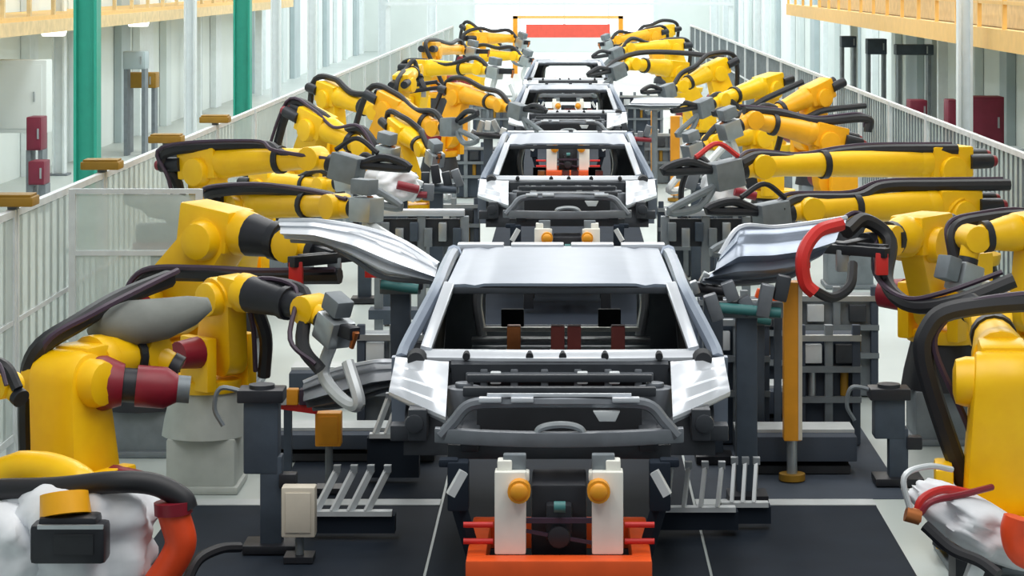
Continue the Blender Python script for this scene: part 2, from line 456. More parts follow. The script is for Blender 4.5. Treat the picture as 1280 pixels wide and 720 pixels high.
    for s in (-1, 1):
        MB().grid([[(s * 0.80, 2.1, 1.80), (s * 0.80, 4.15, 1.78)], [(s * 0.90, 2.1, 1.45), (s * 0.92, 4.3, 1.45)], [(s * 0.95, 2.1, 1.0), (s * 0.96, 4.4, 1.0)]], 0.02, (s, 0, 0)).build('cabin_side_shade', 'void_dark', r)  # added dark sheets put the cabin's shade into colour
        b = MB().tube([(s * 0.62, 3.9, 1.18), (s * 0.66, 3.95, 1.45), (s * 0.6, 4.0, 1.68), (s * 0.5, 4.0, 1.73)], 0.04, 8); b.build('rear_pillar_inner', 'light_steel', r)
    b = MB().bar((-0.62, 4.0, 1.735), (0.62, 4.0, 1.735), 0.06, 0.05); b.bar((-0.62, 3.9, 1.235), (0.62, 3.9, 1.235), 0.06, 0.035)
    b.build('rear_ring', 'white_paint', r, 0.008)  # white and pale steel round the tail make up for light the roof blocks
    b = MB()
    for z in (1.03, 1.10, 1.17): b.bar((-0.7, 3.8, z), (0.7, 3.8, z), 0.12, 0.03)
    b.bar((-0.8, 4.62, 1.05), (0.8, 4.62, 1.05), 0.1, 0.2); b.build('rear_sill', 'light_steel', r, 0.008)
    b = MB()                                                   # rear bulkhead sheet round the tail opening
    for s in (-1, 1): b.grid([[(s * 0.80, 4.08, 1.80), (s * 0.56, 4.08, 1.80)], [(s * 0.90, 4.08, 1.45), (s * 0.60, 4.08, 1.45)], [(s * 0.93, 4.08, 1.02), (s * 0.60, 4.08, 1.02)]], 0.02, (0, -1, 0))
    b.grid([[(-0.6, 4.08, 1.24), (0.6, 4.08, 1.24)], [(-0.6, 4.08, 1.02), (0.6, 4.08, 1.02)]], 0.02, (0, -1, 0))
    b.build('rear_bulkhead', 'tool_grey', r)
    for x in (-0.34, -0.02, 0.10, 0.42): MB().box((x, 2.55, 1.26), (0.10, 0.12, 0.40)).build('locating_clamp', 'clamp_red' if x > -0.1 else 'copper', r, 0.01)
    MB().bar((-0.9, 2.7, 1.05), (0.9, 2.7, 1.05), 0.2, 0.12).build('seat_crossmember', 'body_grey', r, 0.01)
    for s in (-1, 1):
        b = MB().box((s * 0.38, 3.86, 1.33), (0.18, 0.05, 0.14)); b.build('wheel_well_box', 'void_dark', r, 0.01)
    b = MB()                                                   # pale roof bows seen from below
    for y in (2.2, 2.9, 3.6): b.bar((-0.78, y, 1.80), (0.78, y, 1.80), 0.08, 0.02)
    b.build('roof_bow', 'body_grey', r)
    return r


CL = ['bare silver car body at the front of the line, nearest above the orange framed fixture', 'bare silver car body second in the line, orange fixture seen through its windscreen opening',
      'bare silver car body third in the line', 'bare silver car body fourth and farthest in the line, only roof and windscreen opening showing']
CY = [14.98, 29.05, 44.0, 58.4]
car = make_car(CL[0])
cars = [car] + [copy_tree(car) for _ in range(3)]
for o, y, lb, x in zip(cars, CY, CL, (-0.055, -0.01, 0.0, 0.0)): o.location = (x, y, 0); o['label'] = lb


# ------------------------------------------------------------------ fixtures carrying the car bodies
def make_fixture(label):
    r = empty('body_fixture', (0, 0, 0), label, 'fixture', 'orange framed body fixtures')
    b = MB()                                                   # open rectangular frame
    b.box((0, -0.42, 0.40), (1.12, 0.16, 0.18)); b.box((0, 0.62, 0.40), (1.12, 0.14, 0.18))
    for s in (-1, 1): b.box((s * 0.50, 0.1, 0.40), (0.12, 0.9, 0.18))
    b.build('frame', 'orange', r, 0.02)
    for s in (-1, 1):
        for y in (-0.36, 0.58):
            MB().box((s * 0.46, y, 0.178), (0.12, 0.12, 0.265)).build('foot', 'black_metal', r, 0.01)
        b = MB().box((s * 0.295, -0.28, 0.74), (0.19, 0.14, 0.5)); b.box((s * 0.33, -0.25, 1.0), (0.09, 0.12, 0.10)); b.box((s * 0.22, -0.25, 0.95), (0.08, 0.1, 0.06))
        pl = b.build('pillar', 'white_paint', r, 0.012)
        MB().cyl((s * 0.24, -0.43, 0.885), (s * 0.24, -0.33, 0.885), 0.07).ball((s * 0.24, -0.43, 0.885), 0.055, (1, 0.5, 1)).build('roller', 'post_orange', pl)
        MB().box((s * 0.27, -0.24, 1.03), (0.14, 0.08, 0.1)).build('locating_block', 'tool_grey', pl, 0.01)
        b = MB()
        for z in (0.56, 0.66): b.cyl((s * 0.40, -0.3, z), (s * 0.58, -0.3, z), 0.018)
        b.build('clamp_rod', 'signal_red', r)
        b = MB().box((s * 0.62, -0.1, 0.86), (0.13, 0.14, 0.3)); b.box((s * 0.68, -0.1, 1.0), (0.12, 0.1, 0.05)); b.bar((s * 0.62, -0.1, 0.74), (s * 0.53, 0.0, 0.40), 0.07, 0.08)
        b.build('side_clamp', 'deck_dark', r, 0.015)
        MB().bar((s * 0.58, -0.28, 0.98), (s * 0.66, -0.3, 0.84), 0.05, 0.05).build('clamp_lever', 'light_steel', r)
    b = MB().box((0, 0.1, 0.62), (0.34, 0.5, 0.5)); b.box((0, -0.2, 0.66), (0.16, 0.12, 0.22)); b.cyl((0, -0.3, 0.58), (0, -0.2, 0.58), 0.07)
    b.build('drive_unit', 'black_metal', r, 0.02)
    MB().cyl((-0.03, -0.31, 0.77), (0.04, -0.31, 0.77), 0.035).build('sensor', 'teal', r)
    b = MB().bar((-0.22, -0.27, 0.68), (0.22, -0.27, 0.68), 0.03, 0.03); b.bar((-0.22, -0.27, 0.62), (0.22, -0.27, 0.54), 0.02, 0.02); b.build('tie_bar', 'cable_purple', r)
    b = MB()
    for x in (-0.3, 0, 0.3): b.box((x, 0.1, 0.35), (0.03, 0.85, 0.05))
    b.build('inner_slats', 'black_metal', r)
    return r


fx = make_fixture('')
fxs = [fx] + [copy_tree(fx) for _ in range(3)]
FL = ['orange frame fixture with two white pillars under the first car body', 'orange frame fixture with white pillars under the second car body, mostly hidden',
      'orange frame fixture with white pillars seen through the windscreen opening of the second car body', 'orange frame fixture under the fourth car body, hidden among the line']
for o, y, lb, x in zip(fxs, CY, FL, (-0.055, -0.01, 0, 0)): o.location = (x, y - 0.1, 0); o['label'] = lb


# ------------------------------------------------------------------ robots
RG = 'yellow welding robots along the line'


def disc_hull(c0, r0, c1, r1, u, w_, n=12):
    """outline of two circles joined by straight sides; u points from c0 to c1"""
    pts = []
    for k in range(n + 1):
        a = math.pi / 2 + math.pi * k / n
        pts.append(c0 + u * math.cos(a) * r0 + w_ * math.sin(a) * r0)
    for k in range(n + 1):
        a = -math.pi / 2 + math.pi * k / n
        pts.append(c1 + u * math.cos(a) * r1 + w_ * math.sin(a) * r1)
    return pts


def robot(label, J2, J3, W, T, s=1.0, tool='gun', hose=None, up_hose=0.22, ymat='robot_yellow', detail=2, base=True, cover=None, red=True, wth=0.20, fmat=None, motors=True, marks=False, side_motor=None, elbow=True, pmat='tool_grey', jacket=None):
    fmat = fmat or ymat
    h = V((W.x - J2.x, W.y - J2.y, 0))
    if h.length < 0.15: h = V((-J2.x, 0, 0))
    h.normalize(); a = h.cross(V((0, 0, 1))).normalized()
    c = V((J2.x, J2.y, 0)) - h * 0.22 * s
    r = empty('welding_robot', c, label, 'robot', RG)
    zt = max(J2.z - 0.30 * s, 0.25)
    zb = max(zt - 0.42 * s, 0.12)
    if base:
        b = MB().box((c.x, c.y, 0.03), (0.62 * s, 0.62 * s, 0.06)); b.box((c.x, c.y, zb / 2), (0.56 * s, 0.56 * s, zb))
        b.build('pedestal', pmat, r, 0.02)
    b = MB().rings([((c.x, c.y, zb), 0.36 * s), ((c.x, c.y, zb + 0.12 * s), 0.34 * s), ((c.x, c.y, zt - 0.06 * s), 0.28 * s)], 20)
    b.build('base', 'black_metal' if pmat == 'tool_grey' else pmat, r)
    R = Matrix((h, a, V((0, 0, 1)))).transposed()
    b = MB().rings([((c.x, c.y, zt - 0.06 * s), 0.31 * s), ((c.x, c.y, zt + 0.05 * s), 0.33 * s)], 20)
    for q in (-1, 1): b.box(J2 + a * q * (0.11 + wth / 2) * s - h * 0.05 * s - V((0, 0, 0.1 * s)), (0.36 * s, 0.1 * s, 0.44 * s), R)
    b.build('turntable', ymat, r, 0.02 * s)
    b = MB().cyl(J2 + a * 0.26 * s, J2 + a * 0.46 * s, 0.13 * s, 0.11 * s); b.build('shoulder_motor', 'motor_red' if red else 'black_metal', r)
    # lower arm
    u = (J3 - J2).normalized(); w_ = u.cross(a).normalized()
    th = wth * s
    b = MB().prism([p - a * th / 2 for p in disc_hull(J2, 0.23 * s, J3, 0.18 * s, u, w_)], a * th)
    b.cyl(J3 - a * (0.1 + wth / 2) * s, J3 + a * (0.1 + wth / 2) * s, 0.14 * s)
    b.build('lower_arm', ymat, r, (0.025 if wth < 0.3 else 0.07) * s)
    # elbow and forearm
    f = (W - J3).normalized(); fu = f.cross(a)
    fu = fu.normalized() if fu.length > 0.1 else V((0, 0, 1))
    if fu.z < 0: fu = -fu
    e = J3 + fu * 0.08 * s
    L = (W - e).length; f = (W - e).normalized()
    a2 = f.cross(fu).normalized(); fu = a2.cross(f).normalized()
    R2 = Matrix((f, a2, fu)).transposed()
    b = MB()
    if elbow: b.box(e - f * 0.02 * s, (0.44 * s, 0.3 * s, 0.30 * s), R2)
    else: b.box(e + f * 0.12 * s, (0.2 * s, 0.26 * s, 0.24 * s), R2)
    b.cyl(e + f * 0.18 * s, e + f * 0.32 * s, 0.165 * s, 0.15 * s)
    b.build('elbow_housing', ymat, r, 0.03 * s)
    for q in (-1, 0, 1):
        if (detail < 2 and q == 0) or not motors: continue
        m_ = MB().cyl(e - f * 0.2 * s + a2 * q * 0.12 * s + fu * 0.05 * (1 - abs(q)), e - f * 0.44 * s + a2 * q * 0.12 * s + fu * 0.05 * (1 - abs(q)), 0.075 * s, 0.07 * s, 12).build('wrist_motor', 'black_metal', r)
        if red and detail > 1: MB().cyl(e - f * 0.44 * s + a2 * q * 0.12 * s + fu * 0.05 * (1 - abs(q)), e - f * 0.49 * s + a2 * q * 0.12 * s + fu * 0.05 * (1 - abs(q)), 0.06 * s, 0.05 * s, 12).build('motor_cap', 'motor_red', m_)
    p0 = e + f * 0.30 * s
    fa = MB().rings([(p0, 0.15 * s), (p0 + (W - p0) * 0.25, 0.135 * s), (p0 + (W - p0) * 0.85, 0.10 * s), (W - f * 0.08 * s, 0.105 * s)], 16).build('forearm', fmat, r)
    if side_motor:
        q0, q1, q2, q3 = (J3.lerp(side_motor, t) for t in (0.15, 0.5, 0.62, 1.0))
        MB().rings([(q0, 0.15 * s), (q0.lerp(q1, .5), 0.16 * s), (q1, 0.12 * s)], 18).build('elbow_motor', 'motor_red', r)
        MB().cyl(q1, q2, 0.10 * s).build('motor_coupling', 'black_metal', r)
        MB().rings([(q2, 0.12 * s), (q2.lerp(q3, .7), 0.12 * s), (q3, 0.08 * s)], 18).build('elbow_motor', 'motor_red', r)
        MB().cyl(q3, q3 + (q3 - q2) * 0.3, 0.08 * s).build('motor_end', 'tool_grey', r)
    if detail > 0:
        q = p0 + (W - p0) * 0.6
        MB().cyl(q - f * 0.03 * s, q + f * 0.03 * s, 0.135 * s).build('hose_clamp', 'black_metal', fa)
    d = (T - W); dl = d.length; d.normalize()
    b = MB().cyl(W - a2 * 0.12 * s, W + a2 * 0.12 * s, 0.115 * s); b.cyl(W, W + d * 0.17 * s, 0.09 * s, 0.08 * s)
    wr = b.build('wrist', ymat, r, 0.012 * s)
    MB().cyl(W + d * 0.17 * s, W + d * 0.23 * s, 0.085 * s).build('flange', 'black_metal', wr)
    # dress pack
    if hose is None:
        up_hose += random.uniform(-0.22, 0.02)
        hose = [c + V((0, 0, zt)) + a * 0.3 * s - h * 0.2 * s, J2 - h * 0.38 * s + a * 0.2 * s, J3 - f * 0.5 * s + fu * 0.12 * s, e + fu * (up_hose + 0.12) * s, (e + W) / 2 + fu * (up_hose + 0.05) * s + a * random.uniform(-0.12, 0.12) * s, W + fu * 0.2 * s - f * 0.1 * s, W + d * 0.24 * s]
    hr = hose
    MB().tube(hose, (0.055 if detail > 1 else 0.045) * s, 8).build('dress_hose', 'black_rubber', r)
    if detail > 1:
        off = a * 0.09 * s + V((0, 0, 0.05 * s))
        MB().tube([p + off + a * 0.04 * math.sin(i * 2.1) for i, p in enumerate(hose)], 0.02 * s, 6).build('thin_cable', 'cable_purple', r)
    if jacket: MB().tube([p for p, q in jacket], [q for p, q in jacket], 14, 1).build('forearm_jacket', 'grey_cover', r, angle=70)
    # tool
    if tool:
        x, up, _ = frame(d, fu)
        g0 = W + d * 0.22 * s
        if tool == 'gun' and not cover and random.random() < 0.42: tool = 'cgun'
        if tool == 'cgun':
            RT = Matrix((d, x, up)).transposed()
            g = MB().box(g0 + d * 0.12 * s, (0.24 * s, 0.22 * s, 0.22 * s), RT).build('weld_gun', 'steel', r, 0.02 * s)
            q = g0 + d * 0.14 * s
            MB().tube([q - up * 0.1 * s, q - up * 0.38 * s, q - up * 0.44 * s + d * 0.3 * s, q - up * 0.36 * s + d * 0.5 * s, T - up * 0.14 * s], 0.05 * s, 8).build('yoke', 'light_steel', g)
            MB().bar(q + up * 0.03 * s, T + up * 0.1 * s, 0.1 * s, 0.1 * s).build('cylinder', 'black_metal', g, 0.01)
            MB().cyl(T + up * 0.12 * s, T - up * 0.02 * s, 0.03 * s, 0.02 * s, 8).build('electrode', 'copper', g)
            MB().box(q + up * 0.2 * s - d * 0.05 * s, (0.2 * s, 0.16 * s, 0.14 * s), RT).build('transformer', 'tool_grey', g, 0.015)
        elif tool == 'gun':
            RT = Matrix((d, x, up)).transposed()
            g = MB().box(g0 + d * 0.16 * s, (0.30 * s, 0.2 * s, 0.26 * s), RT).build('weld_gun', 'tool_grey' if not cover else cover, r, 0.02 * s)
            b = MB().tube([g0 + d * 0.3 * s + up * 0.08 * s, g0 + d * 0.55 * s + up * 0.2 * s, g0 + d * 0.8 * s + up * 0.16 * s, T + up * 0.05 * s], 0.04 * s, 8); b.build('electrode_arm', 'black_metal', g)
            b = MB().tube([g0 + d * 0.3 * s - up * 0.08 * s, g0 + d * 0.5 * s - up * 0.24 * s, g0 + d * 0.8 * s - up * 0.2 * s, T - up * 0.06 * s], 0.04 * s, 8); b.build('electrode_arm', 'tool_grey', g)
            if detail > 1: MB().tube([g0 + up * 0.14 * s, g0 + d * 0.2 * s + up * 0.3 * s, g0 + d * 0.45 * s + up * 0.22 * s], 0.025 * s, 6).build('gun_cable', 'signal_red' if red and s > 1.1 else 'black_rubber', g)
        else:                                                  # gripper: frame with clamps reaching the tool point
            g = MB().bar(g0, T, 0.1 * s, 0.1 * s).bar(T - x * 0.42 * s, T + x * 0.42 * s, 0.07 * s, 0.07 * s).bar(g0 + d * 0.15 * s - x * 0.3 * s, g0 + d * 0.15 * s + x * 0.3 * s, 0.07 * s, 0.07 * s)
            for q in (-1, 1): g.bar(g0 + d * 0.15 * s + x * 0.27 * q * s, T + x * 0.36 * q * s, 0.05 * s, 0.05 * s)
            g = g.build('gripper', 'black_metal', r, 0.008)
            for q in (-1, 0, 1): MB().box(T + x * 0.36 * q * s - up * 0.08 * s, (0.09 * s, 0.09 * s, 0.16 * s)).build('clamp', 'signal_red' if q else 'steel', g, 0.01)
    return r


# --- robots on the fence side
robot('big yellow robot with upright arm and red motors, closest on the green column side', P(96, 604, 16.6), P(86, 476, 16.6), P(182, 440, 17.3), P(205, 452, 17.3), 1.2, None, wth=0.34, motors=False, marks=True, elbow=False,
      hose=[P(36, 600, 16.9), P(34, 500, 16.8), P(46, 440, 16.6), P(100, 402, 16.8), P(150, 373, 17.2), P(212, 348, 17.6)], side_motor=P(222, 486, 16.7),
      jacket=[(P(112, 418, 17.0), 0.04), (P(130, 408, 17.0), 0.12), (P(165, 404, 17.1), 0.165), (P(205, 398, 17.2), 0.15), (P(240, 388, 17.3), 0.11), (P(262, 380, 17.3), 0.05)])
robot('yellow robot showing only its elbow at the picture edge beside the big upright robot', P(-50, 570, 15.72), P(-40, 474, 15.72), P(8, 482, 15.5), P(28, 500, 15.4), 0.72, None, motors=False, hose=[P(-70, 585, 15.6), P(-62, 480, 15.6), P(-30, 452, 15.55), P(6, 458, 15.45), P(22, 486, 15.4)])
robot('yellow robot leaning over with dark gripper, holding the silver panel beside the first car', P(212, 380, 20.2), P(272, 298, 20.0), P(368, 306, 19.6), P(420, 322, 19.3), 1.2, 'gripper', wth=0.34, fmat='black_metal', motors=False,
      hose=[P(176, 440, 20.2), P(168, 385, 20.0), P(186, 346, 19.9), P(262, 342, 19.5), P(330, 345, 19.4), P(425, 345, 19.2)])
robot('yellow robot with bent wrist welding low beside the first car', P(278, 436, 18.7), P(280, 372, 18.5), P(388, 386, 18.0), P(440, 432, 17.6), 0.95, 'gun', elbow=False, motors=False, fmat='black_metal', pmat='pale_casting',
      hose=[P(330, 470, 18.7), P(332, 420, 18.6), P(318, 360, 18.4), P(380, 366, 18.2), P(378, 430, 17.8), P(400, 462, 17.7)])
robot('yellow robot with straight level arm just above the silver panel, fence side', P(300, 330, 23.4), P(312, 262, 22.6), P(420, 258, 21.6), P(462, 262, 21.4), 1.0, 'gun', detail=2,
      hose=[P(300, 300, 23.2), P(285, 262, 22.8), P(262, 242, 22.6), P(330, 236, 22.2), P(400, 244, 21.8), P(440, 256, 21.5)])
robot('yellow robot with long level arm and black hose above it, beside the fence', P(268, 290, 25.4), P(258, 214, 25.2), P(392, 198, 24.6), P(440, 212, 24.4), 1.08, 'gun',
      hose=[P(235, 290, 25.4), P(222, 230, 25.3), P(208, 190, 25.2), P(325, 182, 24.9), P(355, 194, 24.7), P(425, 206, 24.5)])
robot('yellow robot half hidden below the long level arm, fence side', P(318, 280, 28.6), P(335, 236, 28.4), P(405, 232, 27.6), P(445, 225, 27.4), 0.9, 'gun', detail=1)
robot('yellow robot with crooked arm above the long level arm, fence side', P(375, 225, 31.5), P(395, 162, 31.0), P(455, 185, 30.5), P(490, 195, 30.3), 1.05, 'gun', detail=2)
robot('yellow robot reaching down to the silver grippers beside the second car', P(522, 235, 31.0), P(502, 170, 31.0), P(530, 186, 30.5), P(548, 202, 30.2), 0.85, 'gun', detail=1)
robot('yellow robot with raised elbow topped by dark motors near the second green column', P(418, 185, 38.5), P(415, 124, 38.5), P(472, 140, 37.6), P(510, 150, 37.2), 1.1, 'gun', detail=1)
robot('yellow robot with folded arm behind the robot with crooked arm, fence side', P(470, 190, 36.5), P(490, 138, 36.0), P(545, 160, 35.5), P(575, 158, 35.0), 1.05, 'gun', detail=1, ymat='robot_amber')
robot('amber robot with short arm beside the orange post of the third car', P(560, 170, 41.0), P(575, 122, 41.0), P(628, 132, 40.0), P(650, 140, 39.7), 1.0, 'gun', detail=1, ymat='robot_amber')
robot('yellow robot with level arm beside the fourth car, fence side', P(520, 128, 56.0), P(528, 90, 55.5), P(600, 86, 54.5), P(640, 96, 54.0), 1.25, 'gun', detail=1)
robot('yellow robot with dark upright tool beside the white column, fence side', P(492, 140, 48.0), P(505, 106, 48.0), P(520, 88, 49.0), P(530, 112, 48.6), 1.1, 'gripper', detail=1)
robot('yellow robot with dark motor pack past the fourth car, fence side', P(545, 100, 66.0), P(540, 66, 66.0), P(575, 62, 69.0), P(610, 70, 68.5), 1.3, 'gun', detail=0, ymat='robot_amber')
robot('yellow robot beside the fourth car roof, fence side', P(592, 105, 74.0), P(602, 74, 74.0), P(645, 70, 73.0), P(665, 80, 72.6), 1.3, 'gun', detail=0)
robot('small far robot with drooping arm below the red banner, fence side', P(595, 80, 84.0), P(598, 52, 84.0), P(640, 48, 85.0), P(660, 58, 84.5), 1.4, 'gun', detail=0, ymat='robot_amber')
robot('smallest far robot behind all others on the fence side', P(590, 75, 97.0), P(592, 44, 97.0), P(620, 58, 96.0), P(640, 66, 95.5), 1.5, 'gun', detail=0)

# --- robots on the mezzanine side
robot('big yellow robot with upright arm, closest on the mezzanine side', P(1245, 606, 16.7), P(1255, 478, 16.6), P(1238, 408, 17.5), P(1212, 384, 17.7), 1.25, None, wth=0.36, motors=False, elbow=False, marks=True,
      hose=[P(1208, 610, 16.8), P(1182, 540, 16.8), P(1155, 450, 16.8), P(1160, 412, 16.8), P(1190, 388, 16.8), P(1290, 378, 16.8), P(1320, 392, 16.8)])
robot('yellow robot with level arm and dark rings at the edge of the picture, mezzanine side', P(1296, 385, 19.35), P(1298, 298, 19.25), P(1216, 298, 19.1), P(1208, 335, 19.05), 0.95, 'gun', red=False,
      hose=[P(1330, 330, 19.7), P(1300, 274, 19.6), P(1220, 276, 19.4), P(1192, 290, 19.3), P(1198, 330, 19.2)])
robot('yellow robot with dark gripper and red hose holding the silver panel, mezzanine side', P(1168, 372, 20.6), P(1150, 305, 20.2), P(1105, 300, 19.8), P(1052, 312, 19.4), 1.1, 'gripper',
      hose=[P(1268, 350, 18.5), P(1200, 376, 18.55), P(1140, 382, 18.8), P(1108, 352, 19.2), P(1112, 300, 19.6), P(1080, 275, 19.6), P(1058, 290, 19.4)])
robot('yellow robot with level arm below the longest arm, mezzanine side', P(1195, 330, 23.6), P(1190, 268, 23.2), P(1010, 262, 22.6), P(958, 272, 22.4), 1.05, 'gun',
      hose=[P(1262, 231, 23.2), P(1180, 232, 23.1), P(1105, 234, 23.0), P(1070, 248, 22.8), P(1000, 250, 22.6), P(975, 262, 22.4)])
robot('yellow robot with the longest level arm and black tube above it, mezzanine side', P(1185, 285, 26.6), P(1180, 212, 26.4), P(950, 208, 25.6), P(908, 218, 25.4), 1.15, 'gun',
      hose=[P(1196, 187, 26.3), P(1100, 188, 26.1), P(1050, 192, 26.0), P(1005, 200, 25.8), P(950, 196, 25.6), P(925, 205, 25.4)])
robot('yellow robot with slanted arm behind the longest arm, mezzanine side', P(1040, 225, 31.0), P(1030, 178, 31.0), P(940, 150, 30.6), P(905, 165, 30.4), 1.05, 'gun', ymat='robot_amber', detail=2,
      hose=[P(1085, 165, 31), P(1082, 148, 31), P(1020, 152, 30.9), P(975, 142, 30.8), P(930, 138, 30.6)])
robot('yellow robot with arm bent toward the second car, mezzanine side', P(950, 215, 33.5), P(945, 172, 33.5), P(890, 178, 33.0), P(862, 190, 32.8), 1.0, 'gun', detail=1)
robot('amber robot with two grey tubes above its elbow, mezzanine side', P(1010, 170, 39.0), P(1022, 122, 39.0), P(960, 145, 38.5), P(930, 150, 38.2), 1.1, 'gun', ymat='robot_amber', detail=1,
      hose=[P(1082, 132, 39), P(1030, 138, 38.8), P(1000, 148, 38.6), P(960, 132, 38.5), P(940, 140, 38.3)])
robot('dark hosed yellow robot raising a grey tube behind the amber one, mezzanine side', P(955, 160, 44.0), P(960, 112, 44.0), P(900, 125, 43.0), P(872, 138, 42.6), 1.2, 'gun', detail=1,
      hose=[P(1004, 102, 43.5), P(960, 122, 43.4), P(930, 136, 43.2), P(900, 118, 43), P(880, 130, 42.8)])
robot('yellow robot with angled arm beside the third car, mezzanine side', P(872, 140, 56.0), P(842, 92, 55.5), P(790, 80, 54.6), P(765, 92, 54.2), 1.3, 'gun', detail=1,
      hose=[P(905, 72, 55), P(850, 66, 55), P(800, 66, 54.8), P(770, 76, 54.5), P(758, 86, 54.2)])
robot('yellow robot with elbow up beside the angled arm, mezzanine side', P(905, 125, 52.0), P(895, 92, 52.0), P(850, 108, 51.5), P(825, 118, 51), 1.2, 'gun', detail=1)
robot('yellow robot past the fourth car, mezzanine side', P(850, 95, 68.0), P(840, 62, 68.0), P(785, 60, 67.0), P(760, 72, 66.5), 1.3, 'gun', detail=0)
robot('small far robot with orange arm beside the red banner, mezzanine side', P(825, 78, 88.0), P(815, 46, 88.0), P(770, 50, 87.0), P(750, 60, 86.5), 1.4, 'gun', detail=0, ymat='robot_amber')
robot('smallest far robot behind all others on the mezzanine side', P(835, 76, 97.0), P(832, 42, 97.0), P(800, 44, 96.0), P(780, 56, 95.5), 1.5, 'gun', detail=0)

# ------------------------------------------------------------------ silver panels held up by the robots
def panel(top, bot, label, mb='body_bright'):
    r = empty('stamped_panel', (top[0] + bot[-1]) / 2, label, 'car panel')
    rows = []
    R = 15
    n = len(top)
    def sm(pts, t):
        q = t * (len(pts) - 1); i = min(int(q), len(pts) - 2); f = q - i
        return pts[i].lerp(pts[i + 1], f)
    for i in range(R):
        t = i / (R - 1)
        row = []
        for j in range(22):
            p = sm(top, j / 21).lerp(sm(bot, j / 21), t)
            p.y -= 0.28 * math.sin(math.pi * t) + 0.05 * math.sin(t * 19)
            row.append(p)
        rows.append(row)
    MB().grid(rows, 0.02, (0, 1, 0)).build('skin', mb, r, angle=70)
    MB().tube([p - V((0, 0.02, 0)) for p in top], 0.022, 6).build('upper_flange', 'body_bright', r)
    MB().tube([p - V((0, 0.02, 0)) for p in bot], 0.022, 6).build('lower_flange', 'body_grey', r)
    return r


panel([P(350, 276, 19.2), P(395, 276, 19.0), P(450, 284, 18.9), P(500, 300, 18.8), P(548, 330, 18.7)], [P(365, 300, 19.2), P(405, 304, 19.0), P(440, 322, 18.8), P(480, 346, 18.7), P(545, 352, 18.6)],
      'silver stamped body panel held up on the fence side of the first car')
panel([P(900, 318, 18.8), P(925, 284, 18.9), P(970, 284, 19.0), P(1020, 278, 19.1), P(1058, 272, 19.2)], [P(878, 350, 18.7), P(915, 354, 18.7), P(950, 352, 18.8), P(985, 346, 18.9), P(1010, 330, 19.0)],
      'silver stamped body panel held up on the mezzanine side of the first car', 'body_silver')
panel([P(792, 124, 41), P(815, 123, 41), P(856, 124, 41)], [P(782, 132, 40.5), P(812, 134, 40.5), P(846, 133, 40.5)], 'small pale panel held up level beside the third car')
q = P(818, 132, 40.7)
r = empty('panel_stand', (q.x, q.y, 0), 'thin stand under the small pale panel beside the third car', 'stand')
MB().cyl((q.x, q.y - 0.1, 0.04), (q.x, q.y - 0.1, q.z - 0.08), 0.05).build('post', 'tool_grey', r)
MB().box((q.x, q.y - 0.1, q.z - 0.06), (0.5, 0.2, 0.04)).build('rest', 'steel', r)
MB().box((q.x, q.y - 0.1, 0.02), (0.4, 0.4, 0.04)).build('foot', 'black_metal', r)
panel([P(380, 478, 18.3), P(420, 462, 18.3), P(470, 452, 18.2), P(498, 452, 18.2)], [P(392, 510, 18.3), P(430, 506, 18.2), P(470, 490, 18.1), P(500, 482, 18.1)],
      'crumpled silver sheet held low by the robot with bent wrist', 'body_grey')


# ------------------------------------------------------------------ side gates beside the second car
def gate(xa, xb, D, label, z=1.44):
    r = empty('side_gate', ((xa + xb) / 2, D, 0), label, 'side gate', 'side gates beside the second car')
    MB().box(((xa + xb) / 2, D, z), (abs(xb - xa), 0.16, 0.07)).build('top_rail', 'body_bright', r, 0.012)
    for x in (xa, (xa + xb) / 2, xb):
        MB().box((x, D, z / 2 - 0.02), (0.09, 0.12, z - 0.04)).build('post', 'tool_grey', r, 0.01)
    MB().box(((xa + xb) / 2, D + 0.03, z - 0.22), (abs(xb - xa) - 0.1, 0.04, 0.3)).build('back_plate', 'body_dark', r)
    for k in range(6):
        x = xa + (xb - xa) * (k + 0.5) / 6
        MB().box((x, D - 0.08, z - 0.2 - 0.06 * (k % 2)), (0.09, 0.1, 0.2)).build('clamp', ('tool_grey', 'steel', 'slate')[k % 3], r, 0.01)
    MB().box(((xa + xb) / 2, D, 0.35), (abs(xb - xa) + 0.2, 0.3, 0.1)).build('cross_sill', 'slate', r)
    return r


gate(-2.05, -1.12, 26.0, 'pale topped clamp gate on the fence side of the second car')
gate(1.05, 1.93, 26.0, 'pale topped clamp gate on the mezzanine side of the second car')

# ------------------------------------------------------------------ orange light posts
def light_post(px, ytop, ybase, label, ybody=None, wpx=22):
    D = 4 * F / (ybase - VY); x = (px - VX) * D / F; wd = wpx * D / F
    zt = H - (ytop - VY) * D / F; zb = 0.1 if ybody is None else H - (ybody - VY) * D / F
    r = empty('light_curtain_post', (x, D, 0), label, 'safety post', 'orange safety posts')
    MB().box((x, D, (zt + zb) / 2), (wd, wd, zt - zb)).build('housing', 'post_orange', r, 0.01)
    MB().box((x + wd * 0.42, D - wd * 0.45, (zt + zb) / 2), (wd * 0.22, wd * 0.2, zt - zb - 0.02)).build('lens_strip', 'beige', r)
    MB().cyl((x, D, 0.03), (x, D, zb), wd * 0.3).build('rod', 'steel', r)
    MB().cyl((x, D, 0), (x, D, 0.05), wd * 0.75).build('foot', 'brown_yellow', r)


light_post(990, 354, 602, 'tall orange post standing on the dark deck, mezzanine side of the first car', 552)
light_post(581, 138, 240, 'orange post on the fence side of the second car', None, 13)
light_post(845, 146, 252, 'thicker orange post on the mezzanine side of the second car', None, 14)
light_post(817, 140, 236, 'thin orange post nearer the third car, mezzanine side', None, 7)

